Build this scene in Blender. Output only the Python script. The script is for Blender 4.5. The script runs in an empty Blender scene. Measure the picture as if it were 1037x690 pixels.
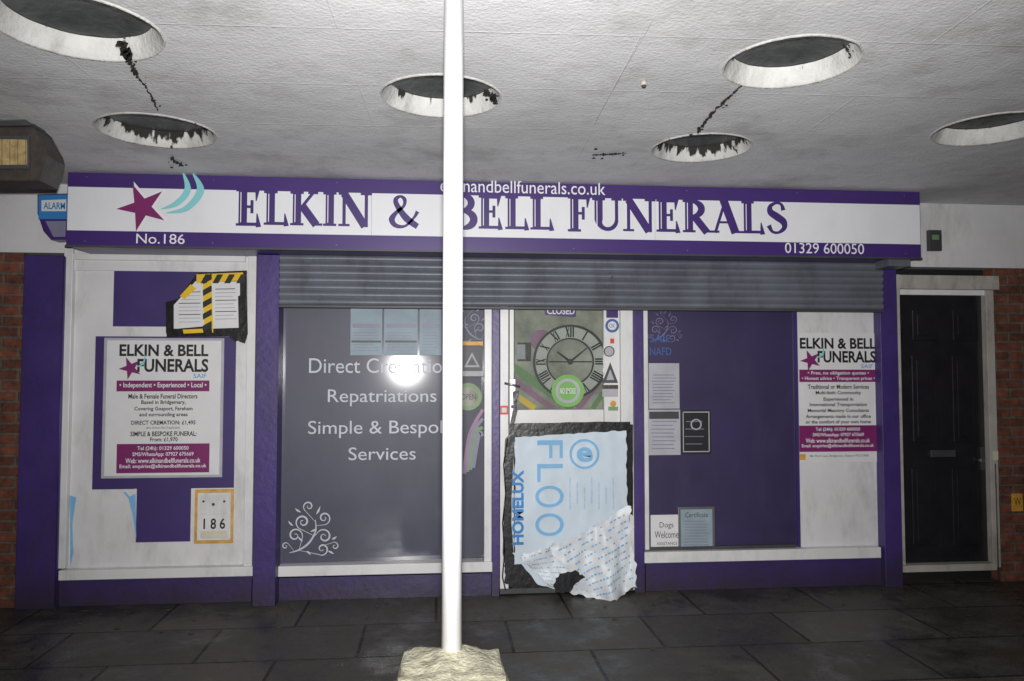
import bpy, bmesh, math, random
from mathutils import Vector, Matrix, noise
random.seed(7)
sc = bpy.context.scene
# ------------------------------------------------------------------ camera / survey helpers
FPX, PW, PH = 794.0, 1037.0, 690.0
CAM = Vector((0, -5.8, 1.6)); YAW = math.radians(5.4); PIT = math.radians(2.6)
fw = Vector((math.sin(YAW)*math.cos(PIT), math.cos(YAW)*math.cos(PIT), math.sin(PIT)))
rt = Vector((math.cos(YAW), -math.sin(YAW), 0)); up = rt.cross(fw)
ZC = 2.96
def ray(u, v): return fw + rt*((u-PW/2)/FPX) - up*((v-PH/2)/FPX)
def F(u, v, y):
    d = ray(u, v); t = (y-CAM.y)/d.y; p = CAM+d*t
    return p.x, p.z
def CP(u, v, z=ZC):
    d = ray(u, v); t = (z-CAM.z)/d.z; p = CAM+d*t
    return p.x, p.y
def FR(r, y):
    l, t, rr, b = r; mu, mv = (l+rr)/2, (t+b)/2
    return F(l, mv, y)[0], F(rr, mv, y)[0], F(mu, b, y)[1], F(mu, t, y)[1]   # x0,x1,z0,z1
# ------------------------------------------------------------------ materials
def mat(name, col, rough=0.6, var=0.12, vs=4.0, bump=0.0, bs=40.0, metal=0.0, coat=0.0, coatr=0.03, spec=0.5, dirt=0.0, dirtcol=(0.05,0.045,0.035), ds=2.5):
    m = bpy.data.materials.new(name); m.use_nodes = True
    n, l = m.node_tree.nodes, m.node_tree.links
    b = n['Principled BSDF']
    b.inputs['Roughness'].default_value = rough; b.inputs['Metallic'].default_value = metal
    b.inputs['Specular IOR Level'].default_value = spec
    b.inputs['Coat Weight'].default_value = coat; b.inputs['Coat Roughness'].default_value = coatr
    tc = n.new('ShaderNodeTexCoord')
    nz = n.new('ShaderNodeTexNoise'); nz.inputs['Scale'].default_value = vs; nz.inputs['Detail'].default_value = 4; nz.inputs['Roughness'].default_value = 0.6
    l.new(tc.outputs['Object'], nz.inputs['Vector'])
    cr = n.new('ShaderNodeValToRGB'); cr.color_ramp.elements[0].position = 0.3; cr.color_ramp.elements[1].position = 0.7
    cr.color_ramp.elements[0].color = tuple(c*(1-var) for c in col)+(1,)
    cr.color_ramp.elements[1].color = tuple(min(1, c*(1+var)) for c in col)+(1,)
    l.new(nz.outputs['Fac'], cr.inputs['Fac'])
    out = cr.outputs['Color']
    if dirt > 0:
        n2 = n.new('ShaderNodeTexNoise'); n2.inputs['Scale'].default_value = ds; n2.inputs['Detail'].default_value = 8; n2.inputs['Roughness'].default_value = 0.72
        mp = n.new('ShaderNodeMapping'); mp.inputs['Location'].default_value = (3, 7, 1); mp.inputs['Scale'].default_value = (1.6, 1.6, 0.6)
        l.new(tc.outputs['Object'], mp.inputs['Vector']); l.new(mp.outputs['Vector'], n2.inputs['Vector'])
        r2 = n.new('ShaderNodeValToRGB'); r2.color_ramp.elements[0].position = 0.5; r2.color_ramp.elements[1].position = 0.75
        r2.color_ramp.elements[0].color = (0,0,0,1); r2.color_ramp.elements[1].color = (dirt,)*3+(1,)
        l.new(n2.outputs['Fac'], r2.inputs['Fac'])
        mx = n.new('ShaderNodeMixRGB'); mx.inputs['Color2'].default_value = tuple(dirtcol)+(1,)
        l.new(r2.outputs['Color'], mx.inputs['Fac']); l.new(out, mx.inputs['Color1']); out = mx.outputs['Color']
    l.new(out, b.inputs['Base Color'])
    if bump > 0:
        n3 = n.new('ShaderNodeTexNoise'); n3.inputs['Scale'].default_value = bs; n3.inputs['Detail'].default_value = 4
        l.new(tc.outputs['Object'], n3.inputs['Vector'])
        bp = n.new('ShaderNodeBump'); bp.inputs['Strength'].default_value = bump; bp.inputs['Distance'].default_value = 0.01
        l.new(n3.outputs['Fac'], bp.inputs['Height']); l.new(bp.outputs['Normal'], b.inputs['Normal'])
    return m
def splash(m, z0, z1, col=(0.03,0.025,0.02), amt=0.75):
    """rain-splash dirt near the pavement, fading upwards"""
    n, l = m.node_tree.nodes, m.node_tree.links; b = n['Principled BSDF']; src = b.inputs['Base Color'].links[0].from_socket
    tc = n.new('ShaderNodeTexCoord'); s = n.new('ShaderNodeSeparateXYZ'); l.new(tc.outputs['Object'], s.inputs[0])
    nz = n.new('ShaderNodeTexNoise'); nz.inputs['Scale'].default_value = 9; nz.inputs['Detail'].default_value = 6; l.new(tc.outputs['Object'], nz.inputs['Vector'])
    a = n.new('ShaderNodeMath'); a.operation = 'MULTIPLY_ADD'; a.inputs[1].default_value = 0.25; l.new(nz.outputs['Fac'], a.inputs[0]); l.new(s.outputs['Z'], a.inputs[2])
    r = n.new('ShaderNodeMapRange'); r.inputs['From Min'].default_value = z0+0.12; r.inputs['From Max'].default_value = z1+0.12; r.inputs['To Min'].default_value = amt; r.inputs['To Max'].default_value = 0
    l.new(a.outputs[0], r.inputs['Value'])
    mx = n.new('ShaderNodeMixRGB'); mx.inputs['Color2'].default_value = (*col,1); l.new(r.outputs[0], mx.inputs['Fac']); l.new(src, mx.inputs['Color1']); l.new(mx.outputs['Color'], b.inputs['Base Color'])
def brickmat(name, c1, c2, mortar, bw, rh, ms, vertical, bumpd=0.006, rough=0.85, wet=False, lo=0.35):
    m = bpy.data.materials.new(name); m.use_nodes = True
    n, l = m.node_tree.nodes, m.node_tree.links; b = n['Principled BSDF']
    tc = n.new('ShaderNodeTexCoord'); vec = tc.outputs['Object']
    if vertical:
        s = n.new('ShaderNodeSeparateXYZ'); c = n.new('ShaderNodeCombineXYZ'); l.new(vec, s.inputs[0])
        ad = n.new('ShaderNodeMath'); ad.operation = 'ADD'; l.new(s.outputs['X'], ad.inputs[0]); l.new(s.outputs['Y'], ad.inputs[1])
        l.new(ad.outputs[0], c.inputs['X']); l.new(s.outputs['Z'], c.inputs['Y']); vec = c.outputs[0]
    wn = n.new('ShaderNodeTexNoise'); wn.inputs['Scale'].default_value = 6; l.new(vec, wn.inputs['Vector'])
    vm = n.new('ShaderNodeVectorMath'); vm.operation = 'MULTIPLY_ADD'; vm.inputs[1].default_value = (0.008,)*3
    l.new(wn.outputs['Color'], vm.inputs[0]); l.new(vec, vm.inputs[2]); vec2 = vm.outputs[0]
    br = n.new('ShaderNodeTexBrick'); br.inputs['Scale'].default_value = 1; br.inputs['Brick Width'].default_value = bw; br.inputs['Row Height'].default_value = rh
    br.inputs['Mortar Size'].default_value = ms; br.inputs['Mortar Smooth'].default_value = 0.3; br.inputs['Bias'].default_value = 0.0
    br.inputs['Color1'].default_value = (*c1, 1); br.inputs['Color2'].default_value = (*c2, 1); br.inputs['Mortar'].default_value = (*mortar, 1)
    l.new(vec2, br.inputs['Vector'])
    nz = n.new('ShaderNodeTexNoise'); nz.inputs['Scale'].default_value = 9 if vertical else 2.2; nz.inputs['Detail'].default_value = 10; nz.inputs['Roughness'].default_value = 0.78; l.new(vec, nz.inputs['Vector'])
    cr = n.new('ShaderNodeValToRGB'); cr.color_ramp.elements[0].position = 0.36; cr.color_ramp.elements[1].position = 0.66
    cr.color_ramp.elements[0].color = (lo,lo,lo,1); cr.color_ramp.elements[1].color = (1.3,1.28,1.22,1)
    l.new(nz.outputs['Fac'], cr.inputs['Fac'])
    mx = n.new('ShaderNodeMixRGB'); mx.blend_type = 'MULTIPLY'; mx.inputs['Fac'].default_value = 1
    l.new(br.outputs['Color'], mx.inputs['Color1']); l.new(cr.outputs['Color'], mx.inputs['Color2']); l.new(mx.outputs['Color'], b.inputs['Base Color'])
    inv = n.new('ShaderNodeMath'); inv.operation = 'MULTIPLY_ADD'; inv.inputs[1].default_value = -1; inv.inputs[2].default_value = 1
    l.new(br.outputs['Fac'], inv.inputs[0])
    fn = n.new('ShaderNodeTexNoise'); fn.inputs['Scale'].default_value = 60; fn.inputs['Detail'].default_value = 6; l.new(vec, fn.inputs['Vector'])
    ad2 = n.new('ShaderNodeMath'); ad2.operation = 'MULTIPLY_ADD'; ad2.inputs[1].default_value = 0.45; l.new(fn.outputs['Fac'], ad2.inputs[0]); l.new(inv.outputs[0], ad2.inputs[2])
    bp = n.new('ShaderNodeBump'); bp.inputs['Strength'].default_value = 0.8; bp.inputs['Distance'].default_value = bumpd
    l.new(ad2.outputs[0], bp.inputs['Height']); l.new(bp.outputs['Normal'], b.inputs['Normal'])
    b.inputs['Roughness'].default_value = rough
    if wet:
        rr = n.new('ShaderNodeValToRGB'); rr.color_ramp.elements[0].position = 0.4; rr.color_ramp.elements[1].position = 0.6
        rr.color_ramp.elements[0].color = (0.28,)*3+(1,); rr.color_ramp.elements[1].color = (0.75,)*3+(1,)
        l.new(nz.outputs['Fac'], rr.inputs['Fac']); l.new(rr.outputs['Color'], b.inputs['Roughness'])
    return m
M = {}
M['purple'] = mat('purple_paint', (0.050,0.028,0.155), 0.42, 0.18, 3, 0.2, 25, dirt=0.4); splash(M['purple'], 0.0, 0.30)
M['purple_sign'] = mat('purple_sign_vinyl', (0.052,0.024,0.150), 0.35, 0.05, 2)
M['purple_mat'] = mat('purple_window_vinyl', (0.045,0.026,0.135), 0.5, 0.15, 2)
M['white'] = mat('white_paint', (0.66,0.66,0.67), 0.5, 0.06, 3, 0.1, 20, dirt=0.45, dirtcol=(0.2,0.18,0.15))
M['white_sign'] = mat('white_sign_panel', (0.72,0.73,0.76), 0.4, 0.03, 2, dirt=0.15, dirtcol=(0.4,0.38,0.36))
M['upvc'] = mat('white_upvc', (0.70,0.70,0.70), 0.35, 0.05, 5, dirt=0.4, dirtcol=(0.2,0.18,0.15))
M['oldframe'] = mat('old_frame_paint', (0.42,0.40,0.37), 0.5, 0.12, 6, 0.1, 30, dirt=0.7, dirtcol=(0.12,0.10,0.08), ds=5)
M['paper'] = mat('paper', (0.68,0.68,0.69), 0.6, 0.04, 6, 0.1, 8)
M['paper_blue'] = mat('paper_blue', (0.26,0.33,0.38), 0.6, 0.15, 6)
M['paper_dim'] = mat('paper_dim', (0.40,0.40,0.44), 0.6, 0.1, 8)
M['clockface'] = mat('clock_face', (0.50,0.50,0.47), 0.6, 0.1, 8)
M['black'] = mat('black_ink', (0.012,0.012,0.014), 0.5, 0.1)
M['tape'] = mat('black_tape', (0.010,0.010,0.011), 0.35, 0.3, 20, 0.35, 22)
M['magenta'] = mat('magenta_print', (0.19,0.014,0.12), 0.5, 0.06)
M['whitetxt'] = mat('white_letter_vinyl', (0.75,0.75,0.78), 0.5, 0.03)
M['wintxt'] = mat('window_letter_vinyl', (0.52,0.53,0.60), 0.5, 0.08)
M['windim'] = mat('window_ornament_vinyl', (0.20,0.20,0.30), 0.5, 0.1)
M['teal'] = mat('teal_vinyl', (0.22,0.55,0.58), 0.5, 0.05)
M['shutter'] = mat('shutter_galvanised', (0.17,0.18,0.215), 0.42, 0.18, 3, 0.1, 30, metal=0.25, dirt=0.55)
M['grey'] = mat('dark_grey', (0.05,0.05,0.055), 0.5, 0.2)
M['dark'] = mat('dark_void', (0.008,0.008,0.009), 0.7, 0.2)
M['stain'] = mat('black_mould_stain', (0.03,0.026,0.02), 0.9, 0.5, 30)
M['hair'] = mat('soffit_board_line', (0.34,0.33,0.32), 0.9, 0.2, 10)  # grey of the faint line between soffit boards
M['yellow'] = mat('yellow_tape', (0.72,0.48,0.02), 0.4, 0.1)
M['cream'] = mat('cream_plastic', (0.62,0.58,0.46), 0.5, 0.1)
M['orange'] = mat('orange_tape', (0.60,0.32,0.05), 0.5, 0.25, 15)
M['green'] = mat('green_sticker', (0.16,0.40,0.08), 0.5, 0.1)
M['green_dim'] = mat('green_print', (0.16,0.27,0.12), 0.5, 0.2)
M['blue'] = mat('blue_print', (0.03,0.20,0.50), 0.5, 0.1)
M['blue_dim'] = mat('faded_blue_print', (0.04,0.10,0.30), 0.5, 0.1)
M['ltblue'] = mat('light_blue_print', (0.18,0.42,0.68), 0.5, 0.1)
M['red'] = mat('red_sticker', (0.60,0.05,0.02), 0.5, 0.1)
M['pink'] = mat('pink_print', (0.30,0.16,0.25), 0.5, 0.2)
M['olive'] = mat('door_backing', (0.34,0.34,0.29), 0.6, 0.4, 5)
M['brown'] = mat('dark_lamp_housing', (0.050,0.042,0.036), 0.45, 0.3, 15, 0.3, 40)
M['amber'] = mat('amber_lens', (0.38,0.28,0.13), 0.2, 0.35, 25, 0.3, 60, coat=0.6)
M['conc'] = mat('concrete_haunch', (0.40,0.38,0.28), 0.9, 0.35, 14, 1.0, 70, dirt=0.7, ds=9)
M['post'] = mat('post_white_gloss', (0.74,0.74,0.76), 0.35, 0.05, 5, 0.06, 15, dirt=0.25, dirtcol=(0.4,0.37,0.32))
M['steel'] = mat('steel', (0.35,0.35,0.36), 0.35, 0.1, metal=0.8)
M['blackdoor'] = mat('black_door_paint', (0.015,0.014,0.017), 0.3, 0.2, 6, 0.15, 20)
M['asphalt'] = mat('asphalt', (0.05,0.05,0.05), 0.9, 0.3, 8, 0.5, 120)
M['leaf'] = mat('dry_leaf', (0.09,0.06,0.03), 0.8, 0.4, 10)
M['film_mid'] = mat('frosted_purple_glass', (0.046,0.048,0.085), 0.5, 0.2, 1.5, coat=1.0, coatr=0.075, dirt=0.2, dirtcol=(0.12,0.12,0.15), ds=1.5)
M['film_right'] = mat('purple_film_glass', (0.034,0.023,0.082), 0.5, 0.2, 1.5, coat=1.0, coatr=0.04, dirt=0.15, dirtcol=(0.10,0.10,0.13))
M['brick'] = brickmat('red_brick', (0.22,0.070,0.042), (0.13,0.045,0.03), (0.13,0.11,0.09), 0.225, 0.075, 0.010, True)
M['slab'] = brickmat('paving_slabs', (0.100,0.092,0.082), (0.058,0.054,0.050), (0.014,0.012,0.011), 0.9, 0.6, 0.010, False, 0.006, 0.6, True, 0.35)
M['sheet'] = mat('foam_sheet', (0.55,0.64,0.72), 0.5, 0.06, 4, 0.15, 12)
M['sheet2'] = mat('foam_sheet_reverse', (0.66,0.69,0.72), 0.45, 0.08, 6, 0.35, 14)
def ceilmat():
    m = mat('soffit_roughcast', (0.68,0.68,0.69), 0.9, 0.10, 1.6, 0.0, dirt=0.6, dirtcol=(0.26,0.25,0.23), ds=1.2)
    n, l = m.node_tree.nodes, m.node_tree.links; b = n['Principled BSDF']
    tc = n.new('ShaderNodeTexCoord')
    f = n.new('ShaderNodeTexNoise'); f.inputs['Scale'].default_value = 55; f.inputs['Detail'].default_value = 6; l.new(tc.outputs['Object'], f.inputs['Vector'])
    f2 = n.new('ShaderNodeTexNoise'); f2.inputs['Scale'].default_value = 7; f2.inputs['Detail'].default_value = 5; l.new(tc.outputs['Object'], f2.inputs['Vector'])
    mp = n.new('ShaderNodeMapping'); mp.inputs['Rotation'].default_value = (0,0,math.radians(2)); mp.inputs['Location'].default_value=(0.3,0.35,0)
    l.new(tc.outputs['Object'], mp.inputs['Vector'])
    br = n.new('ShaderNodeTexBrick'); br.inputs['Scale'].default_value = 1; br.inputs['Brick Width'].default_value = 2.4; br.inputs['Row Height'].default_value = 0.6
    br.inputs['Mortar Size'].default_value = 0.006; br.inputs['Mortar Smooth'].default_value = 0.8; l.new(mp.outputs['Vector'], br.inputs['Vector'])
    a = n.new('ShaderNodeMath'); a.operation = 'MULTIPLY_ADD'; a.inputs[1].default_value = 1.4; l.new(f2.outputs['Fac'], a.inputs[0]); l.new(f.outputs['Fac'], a.inputs[2])
    a2 = n.new('ShaderNodeMath'); a2.operation = 'MULTIPLY_ADD'; a2.inputs[1].default_value = 0.4; l.new(br.outputs['Fac'], a2.inputs[0]); l.new(a.outputs[0], a2.inputs[2])
    bp = n.new('ShaderNodeBump'); bp.inputs['Strength'].default_value = 0.38; bp.inputs['Distance'].default_value = 0.009
    l.new(a2.outputs[0], bp.inputs['Height']); l.new(bp.outputs['Normal'], b.inputs['Normal'])
    return m
M['ceil'] = ceilmat()
def ringmat(name, amt):
    m = mat(name, (0.55,0.55,0.53), 0.85, 0.15, 5, 0.5, 50, dirt=0.5, dirtcol=(0.15,0.13,0.10), ds=6)
    n, l = m.node_tree.nodes, m.node_tree.links; b = n['Principled BSDF']
    src = b.inputs['Base Color'].links[0].from_socket
    tc = n.new('ShaderNodeTexCoord'); mp = n.new('ShaderNodeMapping'); mp.inputs['Scale'].default_value = (22, 22, 2.5); l.new(tc.outputs['Object'], mp.inputs['Vector'])
    nz = n.new('ShaderNodeTexNoise'); nz.inputs['Scale'].default_value = 1; nz.inputs['Detail'].default_value = 4; l.new(mp.outputs['Vector'], nz.inputs['Vector'])
    s = n.new('ShaderNodeSeparateXYZ'); l.new(tc.outputs['Object'], s.inputs[0])
    g = n.new('ShaderNodeMath'); g.operation = 'MULTIPLY_ADD'; g.inputs[1].default_value = 2.8; g.inputs[2].default_value = -0.11; l.new(s.outputs['Z'], g.inputs[0])
    a = n.new('ShaderNodeMath'); a.operation = 'ADD'; l.new(nz.outputs['Fac'], a.inputs[0]); l.new(g.outputs[0], a.inputs[1])
    r = n.new('ShaderNodeValToRGB'); r.color_ramp.elements[0].position = 0.62-amt; r.color_ramp.elements[1].position = 0.68-amt
    l.new(a.outputs[0], r.inputs['Fac'])
    mx = n.new('ShaderNodeMixRGB'); mx.inputs['Color2'].default_value = (0.02,0.018,0.014,1); l.new(r.outputs['Color'], mx.inputs['Fac']); l.new(src, mx.inputs['Color1'])
    l.new(mx.outputs['Color'], b.inputs['Base Color'])
    return m
M['ring_clean'] = ringmat('rooflight_kerb', -0.12); M['ring_mid'] = ringmat('rooflight_kerb_marked', 0.0); M['ring_dirty'] = ringmat('rooflight_kerb_stained', 0.12)
M['dome'] = mat('rooflight_glass', (0.045,0.050,0.050), 0.3, 0.3, 12, 0.3, 30, coat=0.4, coatr=0.2)
def glass():
    m = bpy.data.materials.new('clear_glass'); m.use_nodes = True; n, l = m.node_tree.nodes, m.node_tree.links; n.clear()
    o = n.new('ShaderNodeOutputMaterial'); t = n.new('ShaderNodeBsdfTransparent'); g = n.new('ShaderNodeBsdfGlossy'); g.inputs['Roughness'].default_value = 0.03
    fr = n.new('ShaderNodeFresnel'); mx = n.new('ShaderNodeMixShader'); t.inputs['Color'].default_value = (0.90,0.92,0.91,1)
    l.new(fr.outputs[0], mx.inputs[0]); l.new(t.outputs[0], mx.inputs[1]); l.new(g.outputs[0], mx.inputs[2]); l.new(mx.outputs[0], o.inputs[0])
    return m
M['glass'] = glass()
# ------------------------------------------------------------------ geometry helpers
def link(ob, parent=None):
    sc.collection.objects.link(ob)
    if parent is not None:
        ob.parent = parent; ob.matrix_parent_inverse = Matrix.Translation(parent.location).inverted()
    return ob
def emp(name, loc=(0,0,0)):
    e = bpy.data.objects.new(name, None); e.location = loc; e.empty_display_size = 0.1; sc.collection.objects.link(e); return e
def mesh(name, vs, fs, m, parent=None, smooth=False):
    me = bpy.data.meshes.new(name); me.from_pydata([tuple(v) for v in vs], [], fs); me.update()
    me.materials.append(M[m] if isinstance(m, str) else m)
    if smooth:
        for p in me.polygons: p.use_smooth = True
    return link(bpy.data.objects.new(name, me), parent)
def box(name, x0, x1, y0, y1, z0, z1, m, parent=None, bev=0.0):
    vs = [(x0,y0,z0),(x1,y0,z0),(x1,y1,z0),(x0,y1,z0),(x0,y0,z1),(x1,y0,z1),(x1,y1,z1),(x0,y1,z1)]
    fs = [(0,3,2,1),(4,5,6,7),(0,1,5,4),(1,2,6,5),(2,3,7,6),(3,0,4,7)]
    o = mesh(name, vs, fs, m, parent)
    if bev > 0:
        b = o.modifiers.new('bevel', 'BEVEL'); b.width = bev; b.segments = 2
    return o
def rect(name, r, y, m, parent=None, th=0.003, bev=0.0):
    x0, x1, z0, z1 = FR(r, y); return box(name, x0, x1, y, y+th, z0, z1, m, parent, bev)
def poly(name, pts, y, m, parent=None, th=0.002):
    w = [F(u, v, y) for u, v in pts]; n = len(w)
    vs = [(x,y,z) for x,z in w]+[(x,y+th,z) for x,z in w]
    fs = [tuple(range(n)), tuple(range(2*n-1, n-1, -1))]+[(i,(i+1)%n,n+(i+1)%n,n+i) for i in range(n)]
    return mesh(name, vs, fs, m, parent)
def catmull(pts, ws, k=6):
    P, W = [], []; n = len(pts)
    for i in range(n-1):
        p0, p1, p2, p3 = pts[max(i-1,0)], pts[i], pts[i+1], pts[min(i+2,n-1)]
        for j in range(k):
            t = j/k
            P.append(tuple(0.5*((2*p1[a])+(-p0[a]+p2[a])*t+(2*p0[a]-5*p1[a]+4*p2[a]-p3[a])*t*t+(-p0[a]+3*p1[a]-3*p2[a]+p3[a])*t**3) for a in (0,1)))
            W.append(ws[i]*(1-t)+ws[i+1]*t)
    P.append(tuple(pts[-1])); W.append(ws[-1]); return P, W
def strip(P, W):
    n = len(P); L = []; R = []
    for i in range(n):
        a, b = P[max(i-1,0)], P[min(i+1,n-1)]; dx, dy = b[0]-a[0], b[1]-a[1]; d = math.hypot(dx,dy) or 1
        nx, ny = -dy/d, dx/d; h = W[i]/2
        L.append((P[i][0]+nx*h, P[i][1]+ny*h)); R.append((P[i][0]-nx*h, P[i][1]-ny*h))
    return L, R
def strokes(name, lst, tf, y, m, parent=None, step=0.0003):
    vs, fs = [], []
    for k, (P, W) in enumerate(lst):
        L, R = strip(P, W); b = len(vs); n = len(P); yy = y-step*k
        for q in L: x, z = tf(q); vs.append((x,yy,z))
        for q in R: x, z = tf(q); vs.append((x,yy,z))
        for i in range(n-1): fs.append((b+i, b+i+1, b+n+i+1, b+n+i))
    return mesh(name, vs, fs, m, parent)
def pstroke(name, lst, y, m, parent=None):
    return strokes(name, lst, lambda q: F(q[0], q[1], y), y, m, parent)
def text(name, s, r, y, m, parent=None, bold=0.0, res=3, fit=True, rot=0):
    cu = bpy.data.curves.new(name, 'FONT'); cu.body = s; cu.size = 1; cu.offset = bold; cu.resolution_u = res
    ob = bpy.data.objects.new(name, cu); sc.collection.objects.link(ob); bpy.context.view_layer.update()
    me = bpy.data.meshes.new_from_object(ob.evaluated_get(bpy.context.evaluated_depsgraph_get()))
    bpy.data.objects.remove(ob)
    xs = [v.co.x for v in me.vertices]; ys = [v.co.y for v in me.vertices]
    a0, a1, b0, b1 = min(xs), max(xs), min(ys), max(ys)
    x0, x1, z0, z1 = FR(r, y)
    for v in me.vertices:
        p, q = (v.co.x-a0)/(a1-a0), (v.co.y-b0)/(b1-b0)
        if rot == 90: p, q = 1-q, p
        if rot == -90: p, q = q, 1-p
        v.co = (x0+p*(x1-x0), y, z0+q*(z1-z0))
    me.materials.clear(); me.materials.append(M[m])
    return link(bpy.data.objects.new(name, me), parent)
def disc(name, u, v, rpx, y, m, parent=None, n=32, sx=1):
    return poly(name, [(u+sx*rpx*math.cos(2*math.pi*i/n), v+rpx*math.sin(2*math.pi*i/n)) for i in range(n)], y, m, parent)
def ringp(name, u, v, r, w, y, m, parent=None, n=40):
    vs, fs = [], []
    for i in range(n):
        a = 2*math.pi*i/n
        for rr in (r-w/2, r+w/2):
            x, z = F(u+rr*math.cos(a), v+rr*math.sin(a), y); vs.append((x,y,z)); vs.append((x,y+0.008,z))
    for i in range(n):
        j = (i+1) % n; a, b = 4*i, 4*j
        fs += [(a, a+2, b+2, b), (a, b, b+1, a+1), (a+2, a+3, b+3, b+2)]
    return mesh(name, vs, fs, m, parent)
def star(name, u, v, r, y, m, parent=None, ang=-100, inner=0.4, sx=1.0):
    pts = []
    for i in range(10):
        a = math.radians(ang+36*i); q = r if i % 2 == 0 else r*inner
        pts.append((u+sx*q*math.cos(a), v+q*math.sin(a)))
    return poly(name, pts, y, m, parent)
def cyl(name, p0, p1, r, m, parent=None, n=24, r2=None):
    p0, p1 = Vector(p0), Vector(p1); d = (p1-p0).normalized(); a = d.orthogonal().normalized(); b = d.cross(a); r2 = r if r2 is None else r2
    vs = []
    for p, q in ((p0, r), (p1, r2)):
        for i in range(n): t = 2*math.pi*i/n; vs.append(p+a*q*math.cos(t)+b*q*math.sin(t))
    fs = [(i,(i+1)%n,n+(i+1)%n,n+i) for i in range(n)]
    me_o = mesh(name, vs, fs+[tuple(range(n-1,-1,-1)), tuple(range(n,2*n))], m, parent)
    for i, p in enumerate(me_o.data.polygons): p.use_smooth = i < n
    return me_o
# ------------------------------------------------------------------ ground & paving
box('ground', -80, 80, -80, 80, -0.5, -0.10, 'asphalt')
pv = box('paving', -12, 14, -7.2, 0.15, -0.35, 0.0, 'slab')
# ------------------------------------------------------------------ building
B = emp('shop_building', (0, 0.5, 0))
X = lambda u, y=0.0, v=420: F(u, v, y)[0]
Z = lambda v, y=0.0, u=500: F(u, v, y)[1]
box('core_wall', -9, 11, 0.12, 0.5, 0.0, 5.6, 'dark', B)
zl = Z(256, 0, 10)
box('brick_pier_left', -9, X(20), 0.0, 0.119, 0.0, zl, 'brick', B)
box('render_band_left', -9, X(66), -0.012, 0.118, zl+0.001, 3.4, 'white', B)
zr = Z(272, 0, 1020)
xr0 = X(1010)
box('brick_pier_right', xr0, 11, 0.0, 0.119, 0.0, zr, 'brick', B)
box('render_band_right', X(908), 11, -0.012, 0.118, zr+0.001, 3.4, 'white', B)
box('render_band_mid', X(66)+0.001, X(908)-0.001, 0.0, 0.118, 2.35, 3.4, 'white', B)
box('upper_wall', -9, 11, 0.03, 0.119, 3.401, 5.6, 'brick', B)
def pil(name, l, r, y0=-0.20, ztop=2.46, m='purple'):
    box(name, X(l, y0), X(r, y0), y0, 0.10, 0.0, ztop, m, B, 0.004)
pil('pilaster_1', 20, 61, -0.06, 2.44)
pil('pilaster_2', 258, 281, -0.14)
pil('pilaster_3', 893.5, 911, -0.07)
pil('mullion_1', 498, 506, -0.05, 2.40)
pil('mullion_2', 642, 652, -0.05, 2.40)
def riser(tag, l, r, vt, vb):
    u = (l+r)/2; zt = Z(vt, 0.0, u)
    box('stallriser_'+tag, X(l), X(r), -0.005, 0.09, 0.0, zt, 'purple', B)
riser('left', 61.5, 257.5, 586, 0); riser('mid', 281.5, 497.5, 583, 0); riser('right', 652.5, 892.5, 568, 0)
rect('sill_left', (59, 576, 257.5, 586), -0.05, 'upvc', B, 0.13, 0.004)
rect('sill_mid', (281.5, 571.5, 499, 582), -0.05, 'upvc', B, 0.13, 0.004)
rect('sill_right', (652.5, 557, 892.5, 568), -0.05, 'upvc', B, 0.13, 0.004)
# left boarded bay
rect('bay_board', (62, 240, 257, 576), 0.02, 'white', B, 0.05)
rect('bay_frame_l', (61, 240, 70, 576), -0.03, 'upvc', B, 0.08, 0.003)
rect('bay_frame_r', (249, 240, 257.5, 576), -0.03, 'upvc', B, 0.08, 0.003)
rect('bay_frame_t', (70.5, 258, 248.5, 264), -0.027, 'upvc', B, 0.07, 0.003)
rect('bay_purple_top', (115, 265, 222, 331), 0.016, 'purple_mat', B)
rect('bay_purple_mid', (95, 341, 238, 495), 0.016, 'purple_mat', B)
rect('bay_purple_low', (138, 494.5, 193, 549), 0.0155, 'purple_mat', B)
poly('bay_peel_film_1', [(71,502),(77,504),(73,530),(74,560),(71,575)], 0.014, 'ltblue', B)
poly('bay_peel_film_2', [(125,499),(137,495),(138,546),(134,520),(130,505)], 0.012, 'ltblue', B)
poly('bay_peel_film_3', [(126,497),(138,495),(138,500),(131,503)], 0.009, 'white', B)
# middle window
x0,x1,z0,z1 = FR((282, 240, 492, 573), 0.03)
mesh('window_mid_glass', [(x0,0.030,z0),(x1,0.090,z0),(x1,0.090,z1),(x0,0.030,z1)], [(0,1,2,3)], 'film_mid', B)
rect('window_mid_frame_r', (490.5, 240, 498, 572), -0.03, 'upvc', B, 0.12, 0.003)
rect('window_mid_frame_l', (281.5, 240, 284, 572), -0.03, 'upvc', B, 0.08, 0.001)
# right window
rect('window_right_glass', (655, 240, 806, 558), 0.03, 'film_right', B, 0.01)
rect('window_right_panel', (808.5, 240, 890, 558), 0.024, 'white', B, 0.02)
rect('window_right_bar', (805.5, 240, 808.5, 558), 0.012, 'purple_mat', B, 0.05)
rect('window_right_frame_l', (652.3, 240, 656.5, 557), -0.03, 'upvc', B, 0.08, 0.003)
rect('window_right_frame_r', (889.5, 240, 892.8, 557), -0.0, 'upvc', B, 0.05, 0.003)
rect('window_right_gasket', (656.5, 553, 806, 557), 0.0, 'grey', B, 0.028)
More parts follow.
